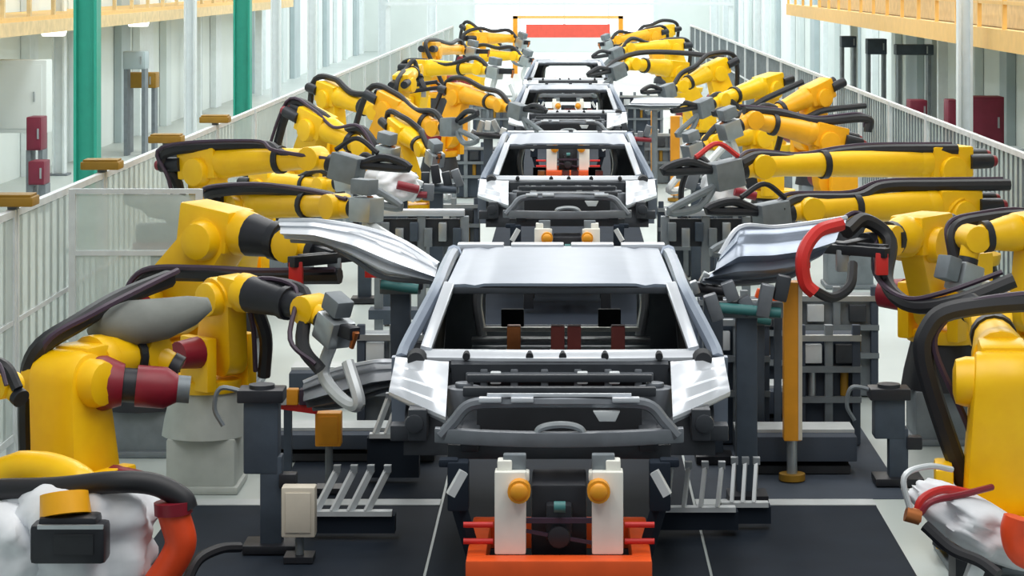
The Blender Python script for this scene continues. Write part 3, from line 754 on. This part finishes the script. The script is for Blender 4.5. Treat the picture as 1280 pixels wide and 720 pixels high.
# ------------------------------------------------------------------ decks at the sides of the line
def deck(name, x0, x1, y0, y1, z0, z1, m, label, edge=True, vents=0):
    r = empty(name, ((x0 + x1) / 2, (y0 + y1) / 2, 0), label, 'deck')
    MB().box(((x0 + x1) / 2, (y0 + y1) / 2, (z0 + z1) / 2), (x1 - x0, y1 - y0, z1 - z0)).build('slab', m, r, 0.01)
    if edge: MB().box(((x0 + x1) / 2, y1 - 0.1, z1 + 0.003), (x1 - x0, 0.2, 0.006)).build('edge_strip', 'deck_edge', r)
    return r


deck('deck_plate', -0.95, 0.95, 8, 24, 0, 0.008, 'deck_dark', 'dark deck plate under the first car body')
deck('deck_plate', -2.95, -0.97, 10, 18.35, 0, 0.008, 'deck_dark', 'dark deck plate in front of the red and grey jig stand')
deck('deck_plate', 0.97, 2.33, 10, 18.35, 0, 0.008, 'deck_dark', 'dark deck plate beside the first car under the orange post')
deck('deck_plate', -2.25, -0.97, 18.4, 21.2, 0, 0.006, 'deck_dark', 'dark deck plate beneath the clamp rack close to the first car, fence side', False)
deck('deck_plate', 0.97, 2.6, 18.4, 24.0, 0, 0.006, 'deck_mid', 'grey deck plate beneath the tooling towers behind the tall orange post', False)
deck('deck_plate', -1.15, 1.15, 24.1, 62, 0, 0.008, 'deck_dark', 'long dark deck under the second, third and fourth car bodies')
def trough(x0, x1, y, z, label, group):
    r = empty('cable_trough', ((x0 + x1) / 2, y, 0), label, 'trough', group)
    MB().box(((x0 + x1) / 2, y, z / 2 + 0.05), (x1 - x0, 0.5, z - 0.1)).build('casing', 'deck_mid', r, 0.012)
    MB().box(((x0 + x1) / 2, y + 0.1, z + 0.01), (x1 - x0, 0.34, 0.03)).build('lid', 'deck_edge', r)
    MB().box(((x0 + x1) / 2, y, 0.03), (x1 - x0 - 0.1, 0.44, 0.06)).build('plinth', 'void_dark', r)
trough(-2.95, -1.05, 20.0, 0.22, 'grey cable trough crossing behind the jig stand, fence side', 'cable troughs')
trough(1.36, 2.32, 19.5, 0.30, 'grey cable trough crossing behind the tall orange post', 'cable troughs')
trough(1.2, 2.5, 21.6, 0.30, 'grey cable trough behind another one, mezzanine side', 'cable troughs')
trough(-2.6, -1.1, 22.6, 0.3, 'grey cable trough farther back beside the bent wrist robot', 'cable troughs')


def clamp_rack(px, py, D, n, label, wd=0.085, lean=0.10):
    p = P(px, py, D)
    r = empty('clamp_rack', (p.x, p.y, 0), label, 'clamp rack', 'pale clamp racks on the decks')
    MB().box((p.x, D, p.z / 2 + 0.02), (n * wd + 0.14, 0.14, max(p.z - 0.04, 0.06))).build('base_block', 'deck_dark', r)
    MB().box((p.x, D - 0.06, p.z + 0.02), (n * wd + 0.1, 0.08, 0.035)).build('shelf', 'light_steel', r)
    for k in range(n):
        x = p.x + (k - (n - 1) / 2) * wd * 1.0
        MB().bar((x - lean / 2, D - 0.08, p.z + 0.03), (x + lean / 2, D + 0.06, p.z + 0.30), 0.025, 0.05).build('upright', 'light_steel', r)
        MB().box((x + lean / 2, D + 0.06, p.z + 0.31), (0.05, 0.06, 0.05)).build('clamp_head', 'steel', r)


clamp_rack(440, 645, 17.1, 4, 'pale clamp rack with leaning uprights in front of the grey trough, fence side', 0.12, 0.14)
clamp_rack(492, 548, 19.0, 3, 'pale clamp rack farther back close to the first car, fence side', 0.09, 0.1)
clamp_rack(868, 640, 17.2, 4, 'pale clamp rack beside the first car, mezzanine side', 0.12, 0.04)
clamp_rack(930, 634, 17.4, 3, 'small dark pale-topped clamp rack next to the other on the mezzanine side', 0.08, 0.03)


def jig_stand(px, ytop, ybase, label, arm=-1):
    D = 4 * F / (ybase - VY); x = (px - VX) * D / F; zt = H - (ytop - VY) * D / F
    r = empty('jig_stand', (x, D, 0), label, 'jig stand', 'grey jig stands')
    MB().box((x, D, 0.03), (0.38, 0.3, 0.06)).build('foot_plate', 'black_metal', r, 0.01)
    MB().box((x, D, zt * 0.3), (0.15, 0.15, zt * 0.6)).build('column', 'slate', r, 0.01)
    MB().box((x - 0.07, D + 0.02, zt * 0.72), (0.24, 0.2, zt * 0.46)).build('slide', 'slate', r, 0.015)
    MB().box((x - 0.07, D, zt - 0.02), (0.32, 0.24, 0.09)).build('head', 'black_metal', r, 0.012)
    MB().cyl((x - 0.07, D, zt + 0.02), (x - 0.07, D, zt + 0.05), 0.09).build('cap', 'body_dark', r)
    MB().tube([(x - 0.2, D, zt), (x - 0.36, D, zt + 0.02), (x - 0.40, D, zt - 0.12), (x - 0.34, D, zt - 0.24)], 0.018, 6).build('handle', 'tool_grey', r)
    MB().box((x + 0.12, D - 0.05, zt * 0.45), (0.12, 0.12, 0.1)).build('terminal_box', 'black_metal', r, 0.01)
    return r


jig_stand(340, 492, 690, 'dark grey jig stand standing before the grey trough, fence side')
jig_stand(1122, 490, 606, 'dark grey jig stand behind the white covered tool, mezzanine side')

# small boxes on posts
def post_box(px, py, D, sx, sz, m, label, name, cat):
    p = P(px, py, D)
    r = empty(name, (p.x, D, 0), label, cat)
    MB().box(p, (sx, 0.14, sz)).build('case', m, r, 0.012)
    MB().box(p + V((0, -0.075, 0)), (sx * 0.75, 0.012, sz * 0.8)).build('lid', m, r, 0.004)
    MB().cyl((p.x, D + 0.02, 0.04), (p.x, D + 0.02, p.z - sz / 2), 0.03).build('post', 'tool_grey', r)
    MB().box((p.x, D + 0.02, 0.02), (0.2, 0.2, 0.04)).build('foot', 'black_metal', r)
    return r
post_box(374, 641, 16.4, 0.23, 0.34, 'beige', 'beige junction box on a short post beside the dark jig stand', 'junction_box', 'junction box')
post_box(411, 538, 18.6, 0.20, 0.26, 'post_orange', 'orange box on a post at the end of a red bar', 'sensor_box', 'sensor box')
r = empty('tool_bar', P(375, 512, 18.5), 'red bar with small white and purple fittings reaching from the orange box', 'tool bar')
MB().bar(P(346, 508, 18.5), P(397, 515, 18.5), 0.07, 0.06).build('bar', 'signal_red', r, 0.01)
for k, (px, m) in enumerate(((352, 'light_steel'), (366, 'post_orange'), (382, 'cable_purple'))): MB().box(P(px, 498, 18.48), (0.09, 0.1, 0.12)).build('fitting', m, r, 0.01)
MB().bar(P(360, 512, 18.5), P(360, 512, 18.5) * 1 - V((0, 0, 0.68)), 0.06, 0.06).build('leg', 'slate', r)

# ------------------------------------------------------------------ tooling towers flanking the line
def tower(x0, x1, D, z, label, m='slate', nposts=3):
    r = empty('tooling_tower', ((x0 + x1) / 2, D, 0), label, 'tooling tower', 'tooling towers flanking the line')
    MB().box(((x0 + x1) / 2, D + 0.2, z / 2), (x1 - x0, 0.3, z)).build('cabinet', m, r, 0.015)
    for k in range(nposts):
        x = x0 + 0.04 + (x1 - x0 - 0.08) * k / (nposts - 1)
        MB().box((x, D, z / 2 + 0.05), (0.07, 0.08, z + 0.1)).build('upright', 'tool_grey' if k % 2 else 'deck_mid', r, 0.008)
    for q in (0.42, 0.7, 0.99): MB().box(((x0 + x1) / 2, D - 0.03, z * q), (x1 - x0, 0.06, 0.05)).build('cross_rail', 'tool_grey' if q < 0.9 else 'steel', r)
    for k in range(nposts - 1):
        x = x0 + (x1 - x0) * (k + 0.5) / (nposts - 1)
        MB().box((x, D + 0.01, z * 0.84), (0.16, 0.08, 0.16)).build('actuator', ('light_steel', 'body_dark')[k % 2], r, 0.01)
        MB().cyl((x, D + 0.02, z * 0.45), (x, D + 0.02, z * 0.68), 0.035).build('cylinder', ('steel', 'brown_yellow')[k % 2], r)
    return r


tower(1.16, 1.72, 20.45, 1.06, 'slate tooling tower right beside the first car, behind its mezzanine side', 'slate')
tower(1.95, 2.5, 20.5, 0.92, 'grey tooling tower standing to the wall side of the tall orange post', 'deck_mid')
tower(1.22, 2.05, 22.3, 0.98, 'slate tooling tower behind the tall orange post')
tower(2.15, 2.95, 22.8, 0.95, 'slate tooling tower beside the one behind the orange post', 'tool_grey')
tower(-1.85, -1.2, 21.0, 0.85, 'pale blue tooling tower beside the bent wrist robot', 'tool_grey')
tower(-2.5, -1.2, 32.5, 0.9, 'tooling tower beside the second car, fence side', 'tool_grey', 5)
tower(1.2, 2.6, 32.0, 0.9, 'tooling tower beside the second car, mezzanine side', 'slate', 5)
tower(-2.2, -1.2, 43.5, 0.9, 'tooling tower beside the third car, fence side', 'slate', 4)
tower(1.2, 2.4, 46.5, 0.95, 'tooling tower beside the third car, mezzanine side', 'tool_grey', 4)
tower(-2.4, -1.3, 60.5, 1.0, 'tooling tower beside the fourth car, fence side', 'tool_grey', 4)
tower(1.3, 2.4, 60.5, 1.0, 'tooling tower beside the fourth car, mezzanine side', 'slate', 4)


def clamp_cluster(px, py, D, label, seed, sc=1.0):
    rnd = random.Random(seed); p = P(px, py, D)
    r = empty('clamp_unit', (p.x, D, 0), label, 'clamp unit')
    MB().box((p.x, D + 0.1, p.z / 2 - 0.1), (0.16, 0.16, p.z - 0.2)).build('post', 'slate', r, 0.01)
    MB().box((p.x, D, 0.03), (0.3, 0.3, 0.06)).build('foot', 'black_metal', r)
    MB().box((p.x, D + 0.05, p.z - 0.15), (0.55 * sc, 0.1, 0.12)).build('cross_bar', 'tool_grey', r, 0.01)
    for k in range(5):
        q = p + V(((k - 2) * 0.13 * sc, rnd.uniform(-0.08, 0.05), rnd.uniform(-0.14, 0.04)))
        MB().box(q, (0.1 * sc, 0.12, rnd.uniform(0.12, 0.26) * sc), Matrix.Rotation(rnd.uniform(-0.5, 0.5), 3, 'Y')).build('clamp_arm', rnd.choice(('steel', 'body_grey', 'body_dark', 'black_metal', 'light_steel')), r, 0.012)
    MB().cyl(p + V((-0.25 * sc, -0.05, -0.12)), p + V((0.25 * sc, -0.06, -0.16)), 0.04).build('air_cylinder', rnd.choice(('black_metal', 'teal', 'motor_red', 'slate')), r)
    return r


for i, a in enumerate(((500, 338, 19.4, 'silver clamp unit at the shoulder of the first car, fence side', 0.6), (892, 342, 19.8, 'silver clamp unit at the shoulder of the first car, mezzanine side', 0.6),
                       (500, 228, 28.5, 'silver clamp unit with red cylinder beside the second car, fence side', 1.3), (545, 222, 29.0, 'silver clamp unit closest to the second car bonnet, fence side'),
                       (902, 222, 28.5, 'silver clamp unit beside the second car, mezzanine side', 1.3), (872, 205, 31.0, 'smaller silver clamp unit behind the other, mezzanine side'),
                       (455, 215, 29.5, 'silver clamp unit close to the long level arm, fence side'), (610, 160, 42.0, 'silver clamp unit beside the third car, fence side'),
                       (800, 165, 42.5, 'silver clamp unit beside the third car, mezzanine side'), (934, 366, 18.3, 'grey clamp unit under the silver panel, mezzanine side', 1.0),
                       (944, 378, 19.95, 'clamp unit behind the tall orange post', 0.5))):
    clamp_cluster(*a[:4], seed=i * 3 + 1, sc=a[4] if len(a) > 4 else 1.0)

# red hose looping at the mezzanine side gripper
r = empty('air_hose', P(1010, 330, 19.0), 'red orange hose curving round the dark gripper, mezzanine side', 'hose')
MB().tube([P(1052, 280, 18.6), P(1022, 290, 18.5), P(1004, 318, 18.4), P(1006, 352, 18.4), P(1018, 366, 18.4)], 0.055, 8).build('hose', 'signal_red', r)
MB().tube([P(1016, 362, 18.4), P(1040, 372, 18.5), P(1062, 358, 18.6), P(1066, 330, 18.8)], 0.04, 8).build('cuff', 'black_rubber', r)
r = empty('bracket', (P(972, 376, 20.05).x, 20.05, 0), 'small orange red bracket on a leg sticking out behind the tall orange post', 'bracket')
MB().bar(P(945, 368, 20.05), P(986, 382, 20.05), 0.07, 0.08).build('arm', 'orange', r, 0.01)
MB().box((P(972, 376, 20.05).x, 20.05, 0.64), (0.06, 0.06, 1.24)).build('leg', 'slate', r)
# grey covered tip dresser between the fence and the robots
q = P(205, 268, 22.6)
r = empty('covered_stand', (q.x, q.y, 0), 'grey covered stand with a maroon band between the fence screen and the robots', 'stand')
MB().box((q.x, q.y, (q.z - 0.2) / 2), (0.22, 0.22, q.z - 0.2)).build('post', 'tool_grey', r, 0.01)
MB().tube([P(160, 246, 22.6), P(190, 256, 22.5), P(225, 264, 22.5), P(252, 290, 22.5)], [0.08, 0.12, 0.15, 0.12], 12, 4).build('cover', 'grey_cover', r, angle=70)
MB().box(P(205, 290, 22.5), (0.5, 0.25, 0.16)).build('housing', 'slate', r, 0.03)
MB().box(P(212, 308, 22.45), (0.66, 0.22, 0.09)).build('band', 'maroon', r, 0.015)
MB().box((q.x, q.y, 0.02), (0.4, 0.4, 0.04)).build('foot', 'black_metal', r)

# ------------------------------------------------------------------ covered tools at the front corners
def cover_mesh(center, rx, ry, rz, seed):
    rnd = random.Random(seed); b = MB(); loops = []
    NR, NC = 26, 56
    ph = [rnd.uniform(0, 6.3) for _ in range(6)]
    for i in range(NR):
        t = i / (NR - 1); z = center.z - rz + 2 * rz * t
        rr = (1 - abs(2 * t - 1) ** 3.2) ** 0.5 if 0 < t < 1 else 0.12
        lp = []
        for j in range(NC):
            a = 2 * math.pi * j / NC
            k = 1 + 0.09 * math.sin(5 * a + ph[0] + 4 * t) + 0.05 * math.sin(9 * a + ph[1] - 6 * t) + 0.06 * math.sin(3 * a + 7 * t + ph[2])
            pn = V((math.cos(a) * 2.2, math.sin(a) * 2.2, t * 4 + seed))
            k += 0.22 * mnoise.noise(pn * 1.3) + 0.13 * abs(mnoise.noise(pn * 2.9)) - 0.05
            lp.append((center.x + rx * rr * k * math.cos(a), center.y + ry * rr * k * math.sin(a), z))
        loops.append(lp)
    return b.loft(loops)


r = empty('covered_tool', (P(95, 670, 15.3).x, 15.3, 0), 'white cloth covered welding tool with black box and orange hose, fence side corner', 'welding tool')
c = P(95, 690, 15.2); c.z = 0.42
cover_mesh(c, 0.50, 0.35, 0.42, 3).build('cloth_cover', 'white_cover', r, angle=60)
cover_mesh(V((c.x - 0.45, c.y - 0.1, 0.32)), 0.33, 0.3, 0.36, 5).build('cloth_flap', 'white_cover', r, angle=60)
b = MB().box(P(88, 680, 14.75), (0.46, 0.2, 0.24)); b.box(P(88, 656, 14.78), (0.36, 0.2, 0.10)); bx = b.build('transformer', 'black_metal', r, 0.03)
MB().box(P(88, 662, 14.62), (0.40, 0.02, 0.025)).build('trim', 'steel', bx)
MB().box(P(92, 684, 14.64), (0.24, 0.015, 0.12)).build('front_plate', 'void_dark', bx)
b = MB().cyl(P(82, 648, 14.82), P(80, 620, 14.86), 0.16, 0.15); b.build('mount', 'robot_amber', r)
MB().tube([P(0, 615, 15.2), P(70, 613, 15.1), P(140, 606, 15.0), P(190, 608, 15.0), P(226, 625, 15.0), P(234, 640, 15.0)], 0.07, 10).build('black_hose', 'black_rubber', r)
MB().tube([P(214, 636, 15.0), P(220, 655, 15.0), P(226, 680, 15.0), P(218, 702, 15.0), P(196, 735, 15.0)], 0.10, 10).build('orange_hose', 'orange_hose', r)
MB().cyl(P(216, 630, 15.0), P(217, 645, 15.0), 0.12).build('hose_cuff', 'motor_red', r)
MB().tube([P(-8, 600, 15.5), P(25, 590, 15.45), P(65, 594, 15.35), P(98, 608, 15.2), P(104, 626, 15.1)], [0.11, 0.12, 0.125, 0.12, 0.10], 14, 4).build('robot_arm', 'robot_yellow', r, angle=70)
tag(MB().tube([P(232, 730, 15.2), P(248, 700, 15.3), P(275, 686, 15.4), P(300, 684, 15.5)], 0.035, 8).build('cable', 'black_rubber', None), 'black cable lying on the deck beside the orange hose', 'cable')

r = empty('covered_tool', (P(1215, 660, 15.6).x, 15.6, 0), 'silver white covered welding tool with red cables, mezzanine side corner', 'welding tool')
c = P(1222, 660, 15.6)
R3 = Matrix.Rotation(0.5, 3, 'Y')
b = cover_mesh(V((0, 0, 0)), 0.42, 0.30, 0.17, 9)
bmesh.ops.transform(b.bm, matrix=Matrix.Translation(c) @ R3.to_4x4(), verts=b.bm.verts[:])
b.build('cloth_cover', 'white_cover', r, angle=60)
for k, (pts, m, rd) in enumerate((
        ([P(1146, 655, 15.4), P(1152, 628, 15.4), P(1180, 615, 15.5), P(1215, 620, 15.6)], 'signal_red', 0.028),
        ([P(1140, 648, 15.3), P(1130, 600, 15.3), P(1160, 586, 15.4), P(1190, 590, 15.5)], 'light_steel', 0.02),
        ([P(1150, 645, 15.3), P(1165, 630, 15.3), P(1200, 622, 15.4), P(1240, 612, 15.6)], 'motor_red', 0.022),
        ([P(1156, 660, 15.3), P(1190, 690, 15.2), P(1225, 705, 15.1), P(1248, 722, 15.0)], 'black_rubber', 0.04))):
    MB().tube(pts, rd, 8).build('cable', m, r)
MB().cyl(P(1132, 645, 15.3), P(1150, 650, 15.3), 0.05).build('cable_gland', 'copper', r)
MB().tube([P(1272, 650, 15.2), P(1268, 668, 15.2), P(1274, 690, 15.2), P(1290, 700, 15.2)], 0.09, 10).build('orange_hose', 'orange_hose', r)
MB().bar(P(1225, 700, 15.2), P(1210, 740, 15.2), 0.1, 0.1).build('bracket', 'light_steel', r, 0.01)
MB().box((P(1222, 660, 15.6).x, 15.7, 0.14), (0.3, 0.3, 0.28)).build('stand', 'black_metal', r)

# covered tools standing between the robots and the second car
for px, py, D, rx, rz, sd, lb in ((488, 232, 27.6, 0.30, 0.22, 21, 'silver cloth covered tool on a stand by the second car, fence side'),
                                  (905, 240, 27.2, 0.24, 0.26, 33, 'silver cloth covered tool on a stand by the second car, mezzanine side')):
    q = P(px, py, D)
    r = empty('covered_tool', (q.x, D, 0.0), lb, 'welding tool')
    cover_mesh(q, rx, 0.24, rz, sd).build('cloth_cover', 'white_cover', r, angle=60)
    MB().box((q.x, D, (q.z - rz * 0.7) / 2), (0.16, 0.16, q.z - rz * 0.7)).build('stand', 'slate', r, 0.01)
    MB().cyl(q + V((0.1, -0.3, 0.02)), q + V((0.34, -0.26, -0.04)), 0.05).build('handle', 'motor_red', r)
    MB().tube([q + V((-0.1, -0.1, rz * 0.8)), q + V((-0.3, -0.05, rz + 0.12)), q + V((-0.48, 0.1, 0.0)), q + V((-0.4, 0.15, -0.5))], 0.035, 8).build('hose', 'black_rubber', r)

# ------------------------------------------------------------------ cabinets and clutter along the walls
def cabinet(px, py, D, wd, ht, m, label, name='control_cabinet', cat='cabinet', dp=0.5):
    p = P(px, py, D); z0 = max(0, p.z - ht / 2)
    r = empty(name, (p.x, D, 0), label, cat)
    MB().box((p.x, D, z0 + ht / 2), (wd, dp, ht)).build('case', m, r, 0.02)
    MB().box((p.x, D - dp / 2 - 0.01, z0 + ht / 2), (wd * 0.86, 0.02, ht * 0.88)).build('door', m, r, 0.005)
    MB().box((p.x + wd * 0.32, D - dp / 2 - 0.035, z0 + ht / 2), (0.03, 0.03, 0.18)).build('handle', 'steel', r)
    if z0 > 0.1:
        for q in (-1, 1): MB().box((p.x + q * wd * 0.4, D, z0 / 2), (0.08, dp * 0.8, z0)).build('leg', 'tool_grey', r)
    return r


cabinet(46, 166, 42, 0.26, 0.58, 'maroon', 'narrow dark red cabinet, the upper of two beyond the fence', 'red_cabinet')
cabinet(49, 215, 41, 0.27, 0.40, 'maroon', 'small dark red bin below the narrow red cabinet', 'red_bin', 'bin')
cabinet(1231, 152, 40, 0.56, 0.85, 'maroon', 'wide maroon cabinet under the yellow mezzanine at the picture edge')
cabinet(1189, 150, 40.5, 0.18, 0.7, 'maroon', 'narrow maroon cabinet beside the white column')
cabinet(1146, 138, 42, 0.30, 0.38, 'maroon', 'small maroon cabinet set apart from the other two')
cabinet(1245, 225, 33.0, 0.7, 0.9, 'wall_grey', 'pale grey cabinet beyond the fence, mezzanine side')
cabinet(20, 120, 43.0, 1.2, 1.3, 'wall_pale', 'large white cabinet beyond the fence under the tan mezzanine')
for i, (px, py, D, wd, ht, m, lb) in enumerate((
        (170, 75, 54, 0.5, 0.4, 'wall_grey', 'grey machine box hung between the green columns'), (178, 100, 55, 0.7, 0.35, 'brown_yellow', 'brown machine box below the grey one between the green columns'),
        (1095, 58, 62, 0.5, 0.4, 'slate', 'dark unit hanging under the mezzanine middle'), (1060, 52, 64, 0.4, 0.3, 'slate', 'small dark unit hanging under the mezzanine far part'),
        (1142, 62, 58, 0.9, 0.25, 'slate', 'flat dark unit hanging under the mezzanine near the white column'))):
    cabinet(px, py, D, wd, ht, m, lb, 'machine_box', 'machine box')

for px, py, D, lb in ((67, 45, 46.6, 'white round lamp under the tan mezzanine, beside the first green column'), (173, 33, 55.6, 'white round lamp under the tan mezzanine, between the two green columns')):
    p = P(px, py, D)
    r = empty('mezzanine_lamp', p, lb, 'lamp')
    MB().rings([(p, 0.22), (p + V((0, 0, 0.10)), 0.26)], 20).build('diffuser', 'lamp_light', r)
    MB().rings([(p + V((0, 0, 0.10)), 0.28), (p + V((0, 0, 0.2)), 0.12)], 20).build('shade', 'column_white', r)
    MB().cyl(p + V((0, 0, 0.2)), V((p.x, p.y, 3.24)), 0.03).build('stem', 'column_white', r)

# gantry with red banner at the far end and white beam above
r = empty('gantry', (0, 100, 0), 'red banner gantry crossing the line before the bright far window', 'gantry')
for x in (-2.2, 2.2): MB().box((x, 100, 1.2), (0.2, 0.2, 2.4)).build('post', 'post_orange', r)
MB().box((0.0, 100, 1.78), (3.5, 0.12, 0.55)).build('banner', 'banner_red_hazed', r)
MB().box((0, 100, 2.35), (4.6, 0.2, 0.12)).build('cross_beam', 'mezz_yellow', r)
r = empty('overhead_beam', (0, 84, 0), 'white beam crossing above the line at the far end', 'beam')
MB().box((-0.3, 84, 3.08), (12.2, 0.3, 0.10)).build('beam', 'column_white', r)
for x in (-6.3, 5.7): MB().box((x, 84, 1.5), (0.16, 0.16, 3.0)).build('post', 'column_white', r)
r = empty('partition_screen', (-3.9, 23, 0), 'clear cross screen standing between the fence and the robots', 'screen')
for x in (-4.5, -3.35): MB().box((x, 21.8, 1.04), (0.06, 0.06, 2.08)).build('post', 'light_steel', r)
for z in (2.06, 1.5): MB().box((-3.92, 21.8, z), (1.15, 0.05, 0.045)).build('rail', 'light_steel', r)
MB().box((-3.92, 21.8, 1.05), (1.1, 0.01, 1.96)).build('pane', 'fence_pane', r)

# things that stand on a deck plate stand on its top face
for o in list(bpy.data.objects):
    if o.parent is None and o.type == 'EMPTY' and o.name.split('.')[0] in ('jig_stand', 'clamp_rack', 'junction_box', 'sensor_box', 'covered_tool', 'body_fixture', 'tooling_tower', 'clamp_unit', 'cable_trough', 'tool_bar', 'bracket', 'light_curtain_post', 'panel_stand', 'side_gate'):
        o.location.z += 0.016 if abs(o.location.x) < 3.2 else 0
